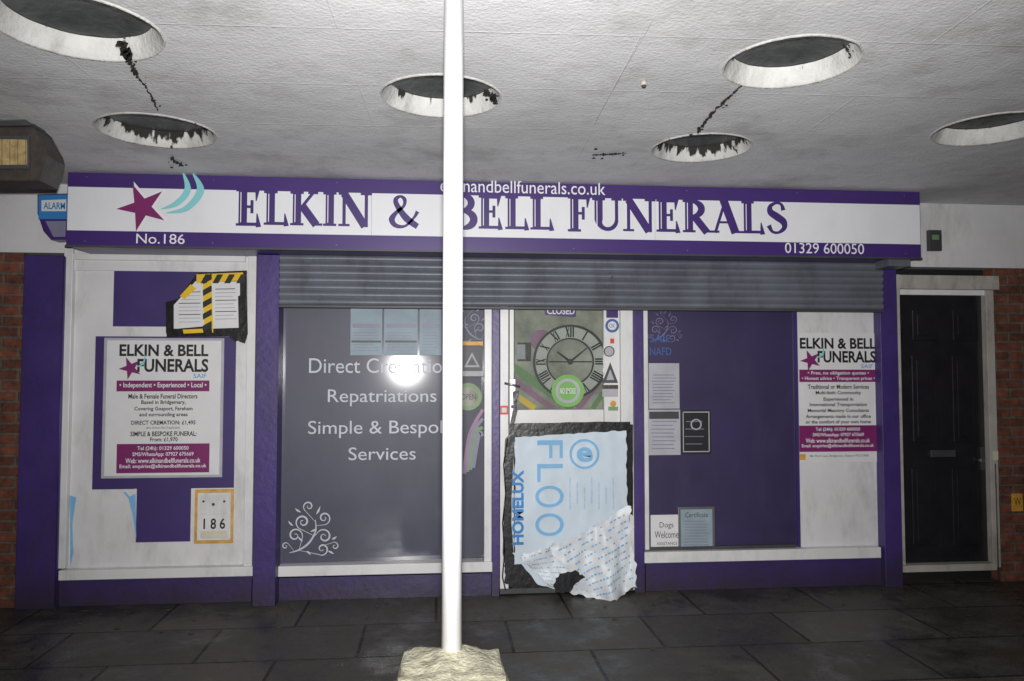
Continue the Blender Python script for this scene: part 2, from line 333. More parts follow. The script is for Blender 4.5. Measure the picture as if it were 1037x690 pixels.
# shop door
D = B
rect('door_frame_l', (506.5, 240, 515, 600), -0.04, 'upvc', D, 0.10, 0.003)
rect('door_frame_r', (629, 240, 641.5, 598), -0.04, 'upvc', D, 0.10, 0.003)
rect('door_stile_l', (516, 240, 520.5, 594), -0.015, 'upvc', D, 0.06, 0.003)
rect('door_stile_r', (612, 240, 628, 594), -0.015, 'upvc', D, 0.06, 0.003)
rect('door_midrail', (521, 415, 611.5, 431), -0.013, 'upvc', D, 0.055, 0.003)
rect('door_bottomrail', (521, 578, 611.5, 594), -0.013, 'upvc', D, 0.055, 0.003)
rect('door_threshold', (506.5, 595, 641.5, 600), -0.05, 'grey', D, 0.12)
rect('door_lower_panel', (521, 431.5, 611.5, 577.5), 0.02, 'dark', D, 0.02)
rect('door_backing', (521, 240, 611.5, 414.5), 0.055, 'olive', D, 0.01)
for i, (a, b_, c, mm) in enumerate([((520,372),(580,414),8,'green_dim'),((520,385),(560,414),6,'pink'),((521,400),(542,414),6,'yellow'),((585,414),(611,380),7,'pink'),((600,414),(611,398),5,'green_dim')]):
    pstroke('door_art_%d'%i, [([a,b_],[c,c])], 0.050-0.001*i, mm, D)
disc('door_art_blob', 548, 345, 11, 0.0505, 'pink', D)
rect('door_art_dark', (524, 347, 538, 366), 0.049, 'brown', D)
rect('door_art_note', (523, 349, 532, 364), 0.047, 'paper_dim', D)
rect('door_glass', (520.5, 300, 611.5, 415), 0.0, 'glass', D, 0.006)
# black house door on the right
pd = emp('panelled_door', (X(960), 0, 0))
rect('frame_l', (911.3, 278, 914, 575), -0.035, 'oldframe', pd, 0.1, 0.002)
rect('frame_r', (1002, 294, 1010, 575), -0.035, 'oldframe', pd, 0.1, 0.003)
rect('frame_head', (908, 279, 1012, 293), -0.037, 'oldframe', pd, 0.1, 0.003)
rect('frame_head_step', (912, 293.5, 1003, 299), -0.02, 'upvc', pd, 0.08, 0.003)
rect('leaf', (914.3, 299.5, 1001.5, 572), 0.02, 'blackdoor', pd, 0.04)
rect('threshold', (908, 572, 1010, 579), -0.06, 'oldframe', pd, 0.13, 0.003)
for i, (l, t, r, b_) in enumerate([(924,314,950,345),(965,314,991,345),(924,360,950,448),(965,360,991,448),(924,474,950,552),(965,474,991,552)]):
    rect('panel_moulding_%d'%i, (l,t,r,b_), 0.008, 'blackdoor', pd, 0.012, 0.006)
    rect('panel_field_%d'%i, (l+5,t+5,r-5,b_-5), 0.001, 'blackdoor', pd, 0.008, 0.005)
rect('letter_plate', (943, 456, 968, 463), -0.002, 'grey', pd, 0.02, 0.003)
rect('handle_plate', (994, 453, 998, 476), -0.002, 'grey', pd, 0.02, 0.002)
kx, kz = F(1000, 467, -0.04); cyl('knob', (kx-0.03,-0.03,kz), (kx-0.03,0.02,kz), 0.016, 'steel', pd)
rect('keep_plate', (1006, 457, 1011, 466), -0.045, 'cream', pd, 0.008)
# ------------------------------------------------------------------ canopy with round rooflights
CN = emp('canopy', (0, -2, ZC))
holes = [(79,29,0.315,0),(159,133,0.315,1),(447,98,0.295,2),(801,64,0.290,0),(710,150,0.295,1),(1004,131,0.30,0)]
cu = bpy.data.curves.new('soffit', 'CURVE'); cu.dimensions = '2D'; cu.fill_mode = 'BOTH'
def spl(pts):
    s = cu.splines.new('POLY'); s.points.add(len(pts)-1)
    for p, q in zip(s.points, pts): p.co = (q[0], q[1], 0, 1)
    s.use_cyclic_u = True
YF = -4.3
spl([(-9,-0.013),(11,-0.013),(11,YF),(-9,YF)])
hw = []
for i, (u, v, r, st) in enumerate(holes):
    hx, hy = CP(u, v); hw.append((hx, hy, r, st))
hw += [(hw[0][0]-2.6, hw[0][1]+0.1, 0.3, 0), (hw[5][0]+1.6, hw[5][1]-1.0, 0.3, 1), (hw[1][0]-2.4, hw[1][1], 0.3, 1)]
rim = []
for i, (hx, hy, r, st) in enumerate(hw):
    N = 96; pts = []
    for k in range(N):
        a = 2*math.pi*k/N; q = r*(1+0.014*noise.noise(Vector((3*math.cos(a), 3*math.sin(a), i*5)))+0.008*noise.noise(Vector((14*math.cos(a), 14*math.sin(a), i*5))))
        pts.append((hx+q*math.cos(a), hy+q*math.sin(a)))
    rim.append(pts); spl(pts)
ob = bpy.data.objects.new('soffit', cu); sc.collection.objects.link(ob); bpy.context.view_layer.update()
me = bpy.data.meshes.new_from_object(ob.evaluated_get(bpy.context.evaluated_depsgraph_get())); bpy.data.objects.remove(ob)
for v in me.vertices: v.co.z = ZC
me.materials.clear(); me.materials.append(M['ceil']); link(bpy.data.objects.new('soffit', me), CN)
CNI = Matrix.Translation(CN.location).inverted()
for i, (hx, hy, r, st) in enumerate(hw):
    N = 96; H = 0.080; vs = []; fs = []
    prof = [(1.0, 0.0), (0.985, -0.008), (0.965, 0.0), (0.90, H*0.5), (0.86, H)]
    for j, (s, dz) in enumerate(prof):
        for k, p in enumerate(rim[i]):
            jj = 1+0.012*noise.noise(Vector((p[0]*12, p[1]*12, j*3.0))) if j > 2 else 1
            vs.append(((p[0]-hx)*s*jj, (p[1]-hy)*s*jj, dz))
    for a in range(len(prof)-1):
        for k in range(N): fs.append((a*N+k, a*N+(k+1)%N, (a+1)*N+(k+1)%N, (a+1)*N+k))
    o = mesh('rooflight_kerb_%d'%i, vs, fs, ('ring_clean','ring_dirty','ring_mid')[st], CN, True)
    o.location = (hx, hy, ZC)
    vs = []; fs = []; R = r*0.90; K = 6
    for a in range(K):
        q = R*(1-a/K)
        for k in range(N): t = 2*math.pi*k/N; vs.append((q*math.cos(t), q*math.sin(t), H-0.002+0.06*(1-(q/R)**2)))
    vs.append((0,0,H+0.058))
    for a in range(K-1):
        for k in range(N): fs.append((a*N+k, a*N+(k+1)%N, (a+1)*N+(k+1)%N, (a+1)*N+k))
    for k in range(N): fs.append(((K-1)*N+k, (K-1)*N+(k+1)%N, K*N))
    o = mesh('rooflight_dome_%d'%i, vs, fs, 'dome', CN, True); o.location = (hx, hy, ZC)
box('edge_beam', -9, 11, YF-0.06, YF-0.001, ZC, ZC+0.34, 'white', CN)
box('roof_deck', -9, 11, YF, -0.013, ZC+0.22, ZC+0.30, 'asphalt', CN)
def crack(name, pts, ws, seed, k=24, jit=1.0, m='stain', blobs=0):
    rs = random.Random(seed); P, W = catmull(pts, ws, k)
    P = [(p[0]+jit*2.2*noise.noise(Vector((p[1]*.35,seed,0))), p[1]+jit*1.2*noise.noise(Vector((p[1]*.35,seed+7,0)))) for p in P]
    W = [max(0.5, w*(0.75+1.1*noise.noise(Vector((P[i][1]*.6,P[i][0]*.6,seed+3)))+rs.uniform(-.25,.25))) for i, w in enumerate(W)]
    L, R = strip(P, W); vs = []; fs = []; n = len(P)
    for q in L+R: x, y = CP(q[0], q[1], ZC-0.0105); vs.append((x, y, ZC-0.0105 if m == 'stain' else ZC-0.0025))
    for i in range(n-1): fs.append((i, i+1, n+i+1, n+i))
    for j in range(blobs):
        p = P[rs.randrange(n)]; cu_, cv_ = p[0]+rs.gauss(0,4), p[1]+rs.gauss(0,2.5); rr = rs.uniform(0.4,1.5); b = len(vs); nn = 7
        for q in range(nn):
            a = 2*math.pi*q/nn; f = rr*rs.uniform(.6,1.3); zz = ZC-0.011-0.0002*j; x, y = CP(cu_+1.5*f*math.cos(a), cv_+0.7*f*math.sin(a), zz); vs.append((x, y, zz))
        fs.append(tuple(range(b, b+nn)))
    mesh(name, vs, fs, m, CN)
crack('stain_crack_1', [(124,42),(129,56),(138,76)], [9,13,4], 1, blobs=18)
crack('stain_crack_1b', [(138,76),(150,92),(160,112)], [3,2,1.6], 2, blobs=6)
crack('stain_crack_2', [(751,87),(740,97),(724,112),(706,134)], [1.5,3,2.4,4], 3, blobs=10)
crack('stain_spot_1', [(172,160),(178,164),(186,168)], [4,6,2], 4, blobs=4)
crack('stain_spot_2', [(600,157),(615,156),(634,155)], [1.4,3,1], 5, blobs=6)
crack('stain_spot_3', [(490,92),(498,98),(503,106)], [4,7,2], 6, blobs=8)
crack('stain_spot_4', [(852,43),(858,50),(861,57)], [2,3,1.5], 8, blobs=4)
crack('hairline_1', [(602,128),(625,85),(662,22)], [0.6,0.6,0.6], 7, 8, 0.3, 'hair')
lx, ly = CP(652, 82)
lh = emp('ceiling_hook', (lx, ly, ZC)); cyl('stem', (lx,ly,ZC), (lx,ly,ZC-0.022), 0.014, 'oldframe', lh); cyl('cap', (lx,ly,ZC-0.022), (lx,ly,ZC-0.03), 0.009, 'brown', lh)
# ------------------------------------------------------------------ post on plinth
PY = -3.06; px_, pz_ = F(457.3, 660, PY)
post = emp('canopy_post', (px_, PY, pz_))
cyl('shaft', (px_,PY,pz_-0.05), (px_,PY,ZC-0.001), 0.0350, 'post', post, 40)
bm = bmesh.new(); bmesh.ops.create_cube(bm, size=1)
bmesh.ops.subdivide_edges(bm, edges=bm.edges[:], cuts=24, use_grid_fill=True)
for v in bm.verts:
    c = v.co; tz = c.z+0.5
    s = 1.0-0.10*max(0, (tz-0.88)/0.12)
    c.x *= 0.365*s; c.y *= 0.38*s
    hump = 0.028*math.exp(-((c.x)**2+(c.y-0.09)**2)/0.008) if tz > 0.99 else 0
    c.z = tz*(pz_-0.014)+hump
    nn = noise.noise(Vector((c.x*14, c.y*14, c.z*14)))*0.012+noise.noise(Vector((c.x*45, c.y*45, c.z*45)))*0.006
    c += Vector((c.x, c.y, 0)).normalized()*nn+Vector((0,0,nn*0.9))
me = bpy.data.meshes.new('concrete_plinth'); bm.to_mesh(me); bm.free(); me.materials.append(M['conc'])
for p in me.polygons: p.use_smooth = True
o = bpy.data.objects.new('concrete_plinth', me); o.location = (px_, PY-0.11, 0); link(o)
# ------------------------------------------------------------------ roller shutter
SH = emp('roller_shutter', (1, -0.13, 2.1))
sy = -0.12; xa, xb = X(281.8, sy, 290), X(893.5, sy, 290)
zb = F(586, 311, sy)[1]; vs = []; fs = []; rows = []
pitch = 0.052; z = zb
while z < 2.75:
    for t in range(6):
        a = t/6; rows.append((z+pitch*a*0.86, sy-0.015*math.sin(math.pi*a)))
    rows.append((z+pitch*0.86, sy+0.001)); rows.append((z+pitch*0.93, sy+0.005))
    z += pitch
NX = 40
for (zz, yy) in rows:
    for i in range(NX+1):
        x = xa+(xb-xa)*i/NX; vs.append((x, yy+0.004*noise.noise(Vector((x*1.3, zz*4, 2))), zz+0.0025*noise.noise(Vector((x*0.9, zz*2, 5)))))
for j in range(len(rows)-1):
    for i in range(NX): a = j*(NX+1)+i; fs.append((a,a+1,a+NX+2,a+NX+1))
mesh('laths', vs, fs, 'shutter', SH)
box('bottom_rail', xa, xb, sy-0.020, sy+0.015, zb-0.022, zb-0.003, 'grey', SH, 0.003)
box('end_bracket', X(893,-0.25), X(915,-0.25), -0.38, -0.205, 2.405, 2.46, 'shutter', SH)
lx2, lz2 = F(620, 281, sy-0.02); cyl('lock_boss', (lx2, sy-0.022, lz2), (lx2, sy+0.0, lz2), 0.010, 'grey', SH)
# ------------------------------------------------------------------ fascia sign
FS = emp('fascia_sign', (0.4, -0.4, 2.7)); fy = -0.40
fx0, fx1 = F(68, 210, fy)[0], F(932, 227, fy)[0]
ft = ZC-0.008
fb = (F(68, 248, fy)[1]+F(932, 262, fy)[1])/2
Hh = ft-fb
box('sign_box', fx0, fx1, fy, -0.014, fb, ft, 'purple_sign', FS)
xw = [fx0+0.004+(fx1-fx0-0.008)*k/3 for k in range(4)]
for k in range(3): box('white_panel_%d'%k, xw[k]+(0.0008 if k else 0), xw[k+1]-(0.0008 if k < 2 else 0), fy-0.003, fy, fb+Hh*0.205, ft-Hh*0.20, 'white_sign', FS)
box('edge_trim_bottom', fx0-0.004, fx1+0.004, fy-0.010, fy+0.02, fb-0.010, fb+0.002, 'grey', FS)
ly_ = fy-0.0045
for i in range(8):
    uu = fx0+0.12+i*(fx1-fx0-0.24)/7
    for zz in (fb+0.03, ft-0.03): cyl('fixing_%d'%i, (uu, fy-0.004, zz), (uu, fy, zz), 0.004, 'shutter', FS, 10)
T_ = 0.25
def serif(x, y, w=0.17): return ([(x-w, y),(x+w, y)], [0.07,0.07])
def stem(x): return [([(x,0),(x,1)],[T_,T_]), serif(x,.035,.20), serif(x,.965,.20)]
def arc(cx, cy, rx, ry, a0, a1, w0, wm, w1, n=18):
    P, W = [], []
    for i in range(n+1):
        t = i/n; a = math.radians(a0+(a1-a0)*t); P.append((cx+rx*math.cos(a), cy+ry*math.sin(a))); k = math.sin(math.pi*t); W.append((w0*(1-t)+w1*t)*(1-k)+wm*k)
    return (P, W)
top = [([(.17,.955),(.64,.955)],[.09,.09]), ([(.63,1.03),(.59,.68)],[.15,.03])]
midb = [([(.2,.52),(.48,.52)],[.075,.075]), ([(.47,.70),(.47,.34)],[.09,.09])]
bot = [([(.17,.045),(.68,.045)],[.09,.09]), ([(.67,-.03),(.62,.34)],[.16,.03])]
G = {
 'E': (stem(.20)+top+midb+bot, .82, [(.20,)]), 'L': (stem(.20)+bot, .78, [(.20,)]), 'F': (stem(.20)+top+midb, .74, [(.20,)]),
 'I': (stem(.20), .46, [(.20,)]),
 'K': (stem(.20)+[([(.26,.44),(.68,.97)],[.09,.09]), serif(.68,.965,.15), ([(.34,.60),(.78,.02)],[.24,.24]), serif(.82,.035,.14)], .98, [(.20,)]),
 'N': ([([(.17,0),(.17,1)],[.10,.10]), serif(.17,.035), ([(.0,.965),(.26,.965)],[.07,.07]), ([(.17,.97),(.80,.0)],[.24,.24]), ([(.84,-.02),(.84,1)],[.10,.10]), serif(.84,.965)], 1.03, []),
 'B': (stem(.20)+[arc(.27,.745,.28,.21,90,-90,.08,.22,.08), arc(.27,.285,.36,.24,90,-90,.08,.24,.08)], .78, [(.20,)]),
 'R': (stem(.20)+[arc(.27,.725,.32,.235,90,-90,.08,.22,.08), ([(.36,.5),(.76,.0)],[.23,.23]), serif(.80,.035,.12)], .92, [(.20,)]),
 'U': ([([(.20,1),(.20,.33)],[T_,T_]), serif(.20,.965,.20), arc(.475,.34,.275,.285,180,360,.25,.12,.10), ([(.75,.33),(.75,1)],[.10,.10]), serif(.75,.965,.16)], .95, [(.20,)]),
 'A': ([([(.10,0),(.42,1.0)],[.09,.09]), ([(.36,1.05),(.74,0)],[.26,.26]), ([(.2,.33),(.6,.33)],[.07,.07]), serif(.10,.035,.13), serif(.76,.035,.17)], .93, []),
 'S': ([catmull([(.56,.74),(.5,.92),(.33,.965),(.15,.86),(.15,.68),(.36,.53),(.56,.38),(.58,.19),(.40,.045),(.2,.07),(.09,.26)],[.15,.09,.08,.13,.21,.24,.22,.15,.08,.09,.16])], .72, []),
 '&': ([catmull([(.92,.50),(.80,.30),(.52,.04),(.22,.05),(.09,.24),(.24,.46),(.47,.66),(.50,.86),(.36,.96),(.21,.85),(.28,.64),(.56,.28),(.92,.03)],[.13,.08,.08,.14,.2,.12,.09,.13,.08,.15,.17,.22,.18])], 1.06, []),
}
def word(s, u0, u1, zbase, h):
    vm = 212; X0 = F(u0, vm, ly_)[0]; X1 = F(u1, vm, ly_)[0]
    adv = 0; pos = []
    for i, ch in enumerate(s): pos.append(adv); adv += G[ch][1]
    adv -= 0.04; sx = (X1-X0)/adv
    for i, ch in enumerate(s):
        k = 1.08 if (i == 0 and len(s) > 1) else 1.0
        tf = lambda q, p=pos[i], k=k: (X0+(p+q[0])*sx, zbase-0.04*h*(k > 1)+q[1]*h*k)
        strokes('letter_%s_%d'%('and' if ch == '&' else ch, i), G[ch][0], tf, ly_, 'purple_sign', FS)
        for (ix,) in G[ch][2]:
            strokes('letter_inline', [([(ix-0.055,.09),(ix-0.055,.91)],[.026,.026])], tf, ly_-0.0045, 'white_sign', FS)
zt_, zb_ = F(686, 202, fy)[1], F(686, 235.5, fy)[1]
zt2, zb2 = F(307, 195, fy)[1], F(307, 228.5, fy)[1]
ztt, zbb = (zt_+zt2)/2, (zb_+zb2)/2
word('ELKIN', 239, 376, zbb, ztt-zbb); word('&', 394, 426, zbb, (ztt-zbb)*0.96); word('BELL', 459, 561, zbb, ztt-zbb); word('FUNERALS', 575, 797, zbb, ztt-zbb)
text('web_address', 'elkinandbellfunerals.co.uk', (446, 183, 613, 196), ly_, 'whitetxt', FS, 0.0, 4)
text('shop_number', 'No.186', (138, 237, 187, 247), ly_, 'whitetxt', FS, 0.0, 4)
text('phone_number', '01329 600050', (795, 246.5, 875, 257), ly_, 'whitetxt', FS, 0.0, 4)
star('logo_star_outline', 146, 209, 27, ly_, 'whitetxt', FS, -112, 0.36, 1.05)
star('logo_star', 144, 210, 25, ly_-0.002, 'magenta', FS, -112, 0.36, 1.05)
P, W = catmull([(163,212),(179,206),(190,192),(185,174)], [0.5,6,7,0.8], 8)
P2, W2 = catmull([(168,216),(189,211),(203,193),(195,175)], [0.5,6,8,0.8], 8)
pstroke('logo_arc_1', [(P,W)], ly_-0.0022, 'teal', FS); pstroke('logo_arc_2', [(P2,W2)], ly_-0.0022, 'teal', FS)
# ------------------------------------------------------------------ posters
def poster_left():
    y = 0.008; e = emp('shop_poster', (X(165), 0, 1.4))
    rect('backing_board', (104,342.5,226,484), 0.010, 'paper_dim', e)
    rect('sheet', (107,345,223,481.5), y-0.001, 'paper', e)
    y -= 0.0025
    text('title_1','ELKIN & BELL',(121,349,211,361),y,'black',e,0.03); text('title_2','FUNERALS',(139,363.5,211,377),y,'black',e,0.03)
    star('star',132,373,12,y-0.001,'magenta',e,-112,0.38); pstroke('arc',[catmull([(138,372),(145,368),(147,360)],[.5,2.5,.5])],y-0.001,'teal',e)
    text('sub','SAIF',(196,378.5,209,383),y,'blue',e)
    rect('band_1',(118,385.5,212,396.5),y,'magenta',e,0.001); text('band_text','• Independent • Experienced • Local •',(121,387.5,209,394),y-0.0015,'whitetxt',e,0.015)
    L = [('Male & Female Funeral Directors',130,200,399),('Based in Bridgemary,',143,188,405.5),('Covering Gosport, Fareham',136,195,412),('and surrounding areas',141,190,418),
         ('DIRECT CREMATION: £1,495',133,198,426),('(plus doctors fees if applicable)',148,182,432),('SIMPLE & BESPOKE FUNERAL:',132,199,437),('From: £1,970',152,180,443)]
    for i,(s,a,b,v) in enumerate(L): text('line_%d'%i,s,(a,v,b,v+(4.9 if i!=5 else 3)),y,'black',e,0.022 if i!=5 else 0,2)
    rect('band_2',(118,449.5,212,479),y,'magenta',e,0.001)
    for i,(s,a,b,v) in enumerate([('Tel (24h): 01329 600050',139,191,452),('SMS/WhatsApp: 07927 675669',134,196,458),('Web: www.elkinandbellfunerals.co.uk',127,203,464),('Email: enquiries@elkinandbellfunerals.co.uk',121,209,470)]):
        text('contact_%d'%i,s,(a,v,b,v+5),y-0.0015,'whitetxt',e,0.015,2)
poster_left()
def poster_right():
    y = 0.018; e = emp('shop_poster.001', (X(848), 0, 1.5))
    rect('sheet', (808.8,337.5,888.3,468.5), y, 'paper', e); y -= 0.0025
    text('title_1','ELKIN & BELL',(810,342.5,887,353.5),y,'black',e,0.03); text('title_2','FUNERALS',(828,355.5,887,367.5),y,'black',e,0.03)
    star('star',821,365,11,y-0.001,'magenta',e,-112,0.38); pstroke('arc',[catmull([(826,363),(833,359),(834,351)],[.5,2.5,.5])],y-0.001,'teal',e)
    text('sub','SAIF',(872,369,884,373),y,'blue',e)
    rect('band_1',(809.5,374.5,888,387),y,'magenta',e,0.001)
    text('band_text_1','• Free, no obligation quotes •',(818,376,880,380.5),y-0.0015,'whitetxt',e,0.015,2); text('band_text_2','• Honest advice • Transparent prices •',(812,381.5,886,386),y-0.0015,'whitetxt',e,0.015,2)
    L = [('Traditional or Modern Services',818,880,389.5),('Multi-faith Community',826,872,396),('Experienced in',834,864,402.5),('International Transportation',820,878,408),('Memorial Masonry Consultants',818,880,414),('Arrangements made in our office',816,882,420),('or the comfort of your own home',816,882,425.5)]
    for i,(s,a,b,v) in enumerate(L): text('line_%d'%i,s,(a,v,b,v+4.6),y,'black',e,0.022,2)
    rect('band_2',(809.5,431,888,457.5),y,'magenta',e,0.001)
    for i,(s,a,b,v) in enumerate([('Tel (24h): 01329 600050',826,871,433),('SMS/WhatsApp: 07927 675669',823,875,438.5),('Web: www.elkinandbellfunerals.co.uk',816,881,444),('Email: enquiries@elkinandbellfunerals.co.uk',812,885,449.5)]):
        text('contact_%d'%i,s,(a,v,b,v+4.5),y-0.0015,'whitetxt',e,0.015,2)
    text('foot','186 Wych Lane, Bridgemary, Gosport PO13 0NX',(820,460.5,880,463.5),y,'black',e,0.0,2)
    rect('foot_logo',(810,460,816,466),y-0.001,'orange',e,0.001)
poster_right()
# taped notice with hazard tape
e = emp('taped_notice', (X(209), 0, 2.1))
poly('backing',[(168,306),(180,303),(198,279),(203,276),(250,274),(250,343),(238,346),(232,341),(176,341),(168,337)],-0.034,'tape',e)
poly('paper_left',[(176,309),(198,285),(206,284),(207,333),(176,333)],-0.038,'paper',e)
poly('paper_right',[(214,286),(243,285),(243,332),(215,333)],-0.0385,'paper',e)
poly('hazard_tape_vertical',[(205,279),(214,279),(216,337),(207,337)],-0.041,'yellow',e)
for i in range(5):
    v = 282+i*12; poly('stripe_v%d'%i,[(205.3,v),(214.3,v-5),(214.5,v+1),(205.6,v+6)],-0.0435,'black',e)
poly('hazard_tape_top',[(199,278),(246,276),(247,284),(199,287)],-0.042,'yellow',e)
for i in range(4):
    u = 203+i*12; poly('stripe_t%d'%i,[(u,287),(u+5,278),(u+11,278),(u+6,287)],-0.0445,'black',e)
poly('hazard_tape_left',[(193,288),(199,292),(187,303),(182,300)],-0.0425,'yellow',e)
poly('hazard_tape_bl',[(168,334),(214,330),(215,338),(169,342)],-0.043,'tape',e)
poly('yellow_bit',[(185,334),(205,333),(206,337),(186,338)],-0.0455,'yellow',e)
poly('tape_tail',[(241,300),(250,297),(251,338),(248,348),(242,346)],-0.043,'tape',e)
for i in range(9):
    v = 296+i*3.8
    pstroke('print_l%d'%i,[([(181+max(0,3-i)*3,v),(203,v-0.3)],[0.8,0.8])],-0.0400,'paper_dim' if i%3 else 'grey',e); pstroke('print_r%d'%i,[([(218,v-3),(240-random.random()*6,v-3.4)],[0.8,0.8])],-0.0405,'paper_dim' if i%3 else 'grey',e)
# letter box with number
e = emp('letter_box', (X(216), 0, 0.5))
rect('tape_surround',(197,496,236,550.5),0.006,'orange',e,0.012); rect('body',(199.5,499,233.5,547.5),-0.012,'upvc',e,0.018,0.004)
rect('flap',(203,502,230,521),-0.018,'upvc',e,0.006,0.002); rect('base',(203,538,230,545),-0.018,'cream',e,0.006,0.002)
text('number','1 8 6',(206,525,228,536),-0.0135,'black',e,0.02)
disc('screw_1',206,508,1.2,-0.020,'brown',e,10); disc('screw_2',227,508,1.2,-0.020,'brown',e,10); disc('hole',216,511,1.6,-0.0205,'grey',e,10)
# ------------------------------------------------------------------ window lettering & ornament (middle)
e = emp('window_lettering', (X(380), 0.02, 1.6)); wy = 0.022
text('line_1','Direct Cremation',(313,363,457,378),wy,'wintxt',e,0.0,5); text('line_2','Repatriations',(332,394.5,442,411.5),wy,'wintxt',e,0.0,5)
text('line_3','Simple & Bespoke',(312,426,464,443.5),wy,'wintxt',e,0.0,5); text('line_4','Services',(353,453,421,466),wy,'wintxt',e,0.0,5)
def ornament(name, ox, oy, s, m, y, fx=1, wk=0.8):
    e2 = emp(name, (X(ox), y, Z(oy)))
    def spr(px, py, cx, cy, r, turns, d, w):
        P = [(px,py)]; a0 = math.atan2(py-cy, px-cx)+d*0.9; N_ = 26
        for i in range(N_+1):
            t = i/N_; a = a0+d*turns*2*math.pi*t; q = r*(1-0.86*t**0.9); P.append((cx+q*math.cos(a), cy+q*math.sin(a)))
        W = [w*0.35]+[w*(0.6+0.8*math.sin(math.pi*min(1,t/N_*1.3))) if t/N_ < .77 else w*0.6 for t in range(N_+1)]
        P, W = catmull(P, W, 2); return P, W
    L = [catmull([(0,0),(10,3),(20,10),(27,22),(27,34)],[.6,2.2,2.6,2.0,.8]),
         spr(8,3,34,4,7,1.3,1,1.5), spr(14,5,36,17,8,1.4,-1,1.6), spr(10,3,6,18,8,1.4,1,1.6), spr(25,18,14,32,8,1.5,-1,1.7),
         spr(27,28,36,36,7,1.4,1,1.4), spr(27,32,20,48,6,1.3,-1,1.3), spr(5,2,-4,7,4,1.2,1,1.1), spr(30,6,47,7,4.5,1.2,-1,1.1)]
    for (u,v,du,dv) in [(14,12,-5,5),(22,22,6,3),(40,2,6,-3),(28,40,4,8),(4,28,-5,5),(18,2,4,-4),(44,14,5,3),(12,42,-6,4)]:
        L.append(catmull([(u,v),(u+du*.5,v+dv*.4),(u+du,v+dv)],[.4,2.8,.3]))
    pstroke('scroll', [([(ox+fx*s*a, oy-s*b) for a, b in P], [w*s*wk for w in W]) for P, W in L], y, m, e2)
ornament('window_ornament', 293, 560, 0.98, 'wintxt', wy)
ornament('window_ornament.001', 490, 345, 0.70, 'windim', wy, -1)
ornament('window_ornament.002', 660, 345, 0.60, 'windim', 0.027, 1, 0.5)
for i,(a,b) in enumerate([(355,387),(389,423),(425,447)]):
    e = emp('window_leaflet'+('' if i == 0 else '.%03d'%i), (X((a+b)/2), 0, 1.9))
    rect('sheet',(a,300,b,360),0.024,'paper_blue',e,0.002)
    rect('heading',(a+2,328,b-2,332),0.0215,'windim',e,0.001)
    for k in range(7): pstroke('print_%d'%k,[([(a+3,337+k*3),(b-3-random.random()*5,337+k*3)],[.7,.7])],0.0205,'windim',e)
    if i < 2: rect('slot',(a+1,345,b-1,347),0.0200,'grey',e,0.001)
e = emp('window_sticker', (X(478), 0, 1.7))
rect('notice_dark',(467,346,489,350),0.018,'orange',e,0.001); rect('notice_mid',(467,351,489,382),0.018,'grey',e,0.001)
poly('warning_triangle',[(478,357),(486,372),(470,372)],0.0165,'paper_dim',e); poly('warning_core',[(478,361),(483,370),(473,370)],0.0145,'grey',e)
rect('notice_low',(467,376,489,381),0.016,'paper_dim',e,0.001)
e = emp('round_sticker', (X(476), 0, 1.4)); disc('face',474,402,14,0.0175,'green_dim',e); disc('inner',474,402,10,0.0150,'olive',e); text('word','OPEN',(467,399,482,405),0.0135,'grey',e,0.01)
e = emp('window_stripe_print', (X(483), 0, 1.2))
for i, mm in enumerate(['pink','windim','green_dim','windim']):
    pstroke('stripe_%d'%i,[catmull([(470+i*3,480-i*2),(476+i*3,440),(489,415+i*9)],[4,4,3])],0.0185-0.0012*i,mm,e)
# ------------------------------------------------------------------ door things
e = emp('wall_clock', (X(577), 0, 1.7)); cy_ = 0.028; cx, cv = 577.5, 366.5
ringp('outer_ring',cx,cv,36.5,2.4,cy_,'grey',e,56); ringp('inner_ring',cx,cv,23.5,1.6,cy_,'grey',e)
disc('face',cx,cv,35.5,cy_+0.009,'clockface',e,48); disc('centre',cx,cv,22.5,cy_+0.006,'olive',e,40)
rom = ['XII','I','II','III','IIII','V','VI','VII','VIII','IX','X','XI']
def rad(a, r, off=0): 
    return (cx+r*math.sin(a)+off*math.cos(a), cv-r*math.cos(a)+off*math.sin(a))
L = []
for i, s in enumerate(rom):
    a = 2*math.pi*i/12; wd = {'I':1.8,'V':3.6,'X':3.6}; tot = sum(wd[c]+.6 for c in s); o_ = -tot/2
    for c in s:
        w_ = wd[c]; m_ = o_+w_/2
        if c == 'I': L.append(([rad(a,25,m_),rad(a,35,m_)],[1.5,1.5]))
        elif c == 'V': L += [([rad(a,35,m_-1.5),rad(a,25,m_)],[1.5,1.1]),([rad(a,35,m_+1.5),rad(a,25,m_)],[.8,.8])]
        else: L += [([rad(a,35,m_-1.5),rad(a,25,m_+1.5)],[1.5,1.5]),([rad(a,35,m_+1.5),rad(a,25,m_-1.5)],[.8,.8])]
        o_ += w_+.6
pstroke('numerals', L, cy_+0.003, 'black', e)
pstroke('hands', [([(cx,cv),(cx+17,cv-14)],[2.2,1]),([(cx,cv),(cx-13,cv-10)],[2.6,1.4]),([(cx-22,cv),(cx+22,cv)],[1.2,1.2])], cy_+0.001, 'black', e)
disc('boss',cx,cv,3,cy_-0.004,'grey',e,16)
e = emp('round_sticker.001', (X(575), 0, 1.5)); disc('rim',575,396,16.5,-0.003,'green',e); disc('mid',575,396,12.5,-0.0055,'paper_dim',e); disc('core',575,396,9.5,-0.008,'green',e); text('word','NO SMOKE',(567,393,583,399),-0.0095,'paper',e,0.01)
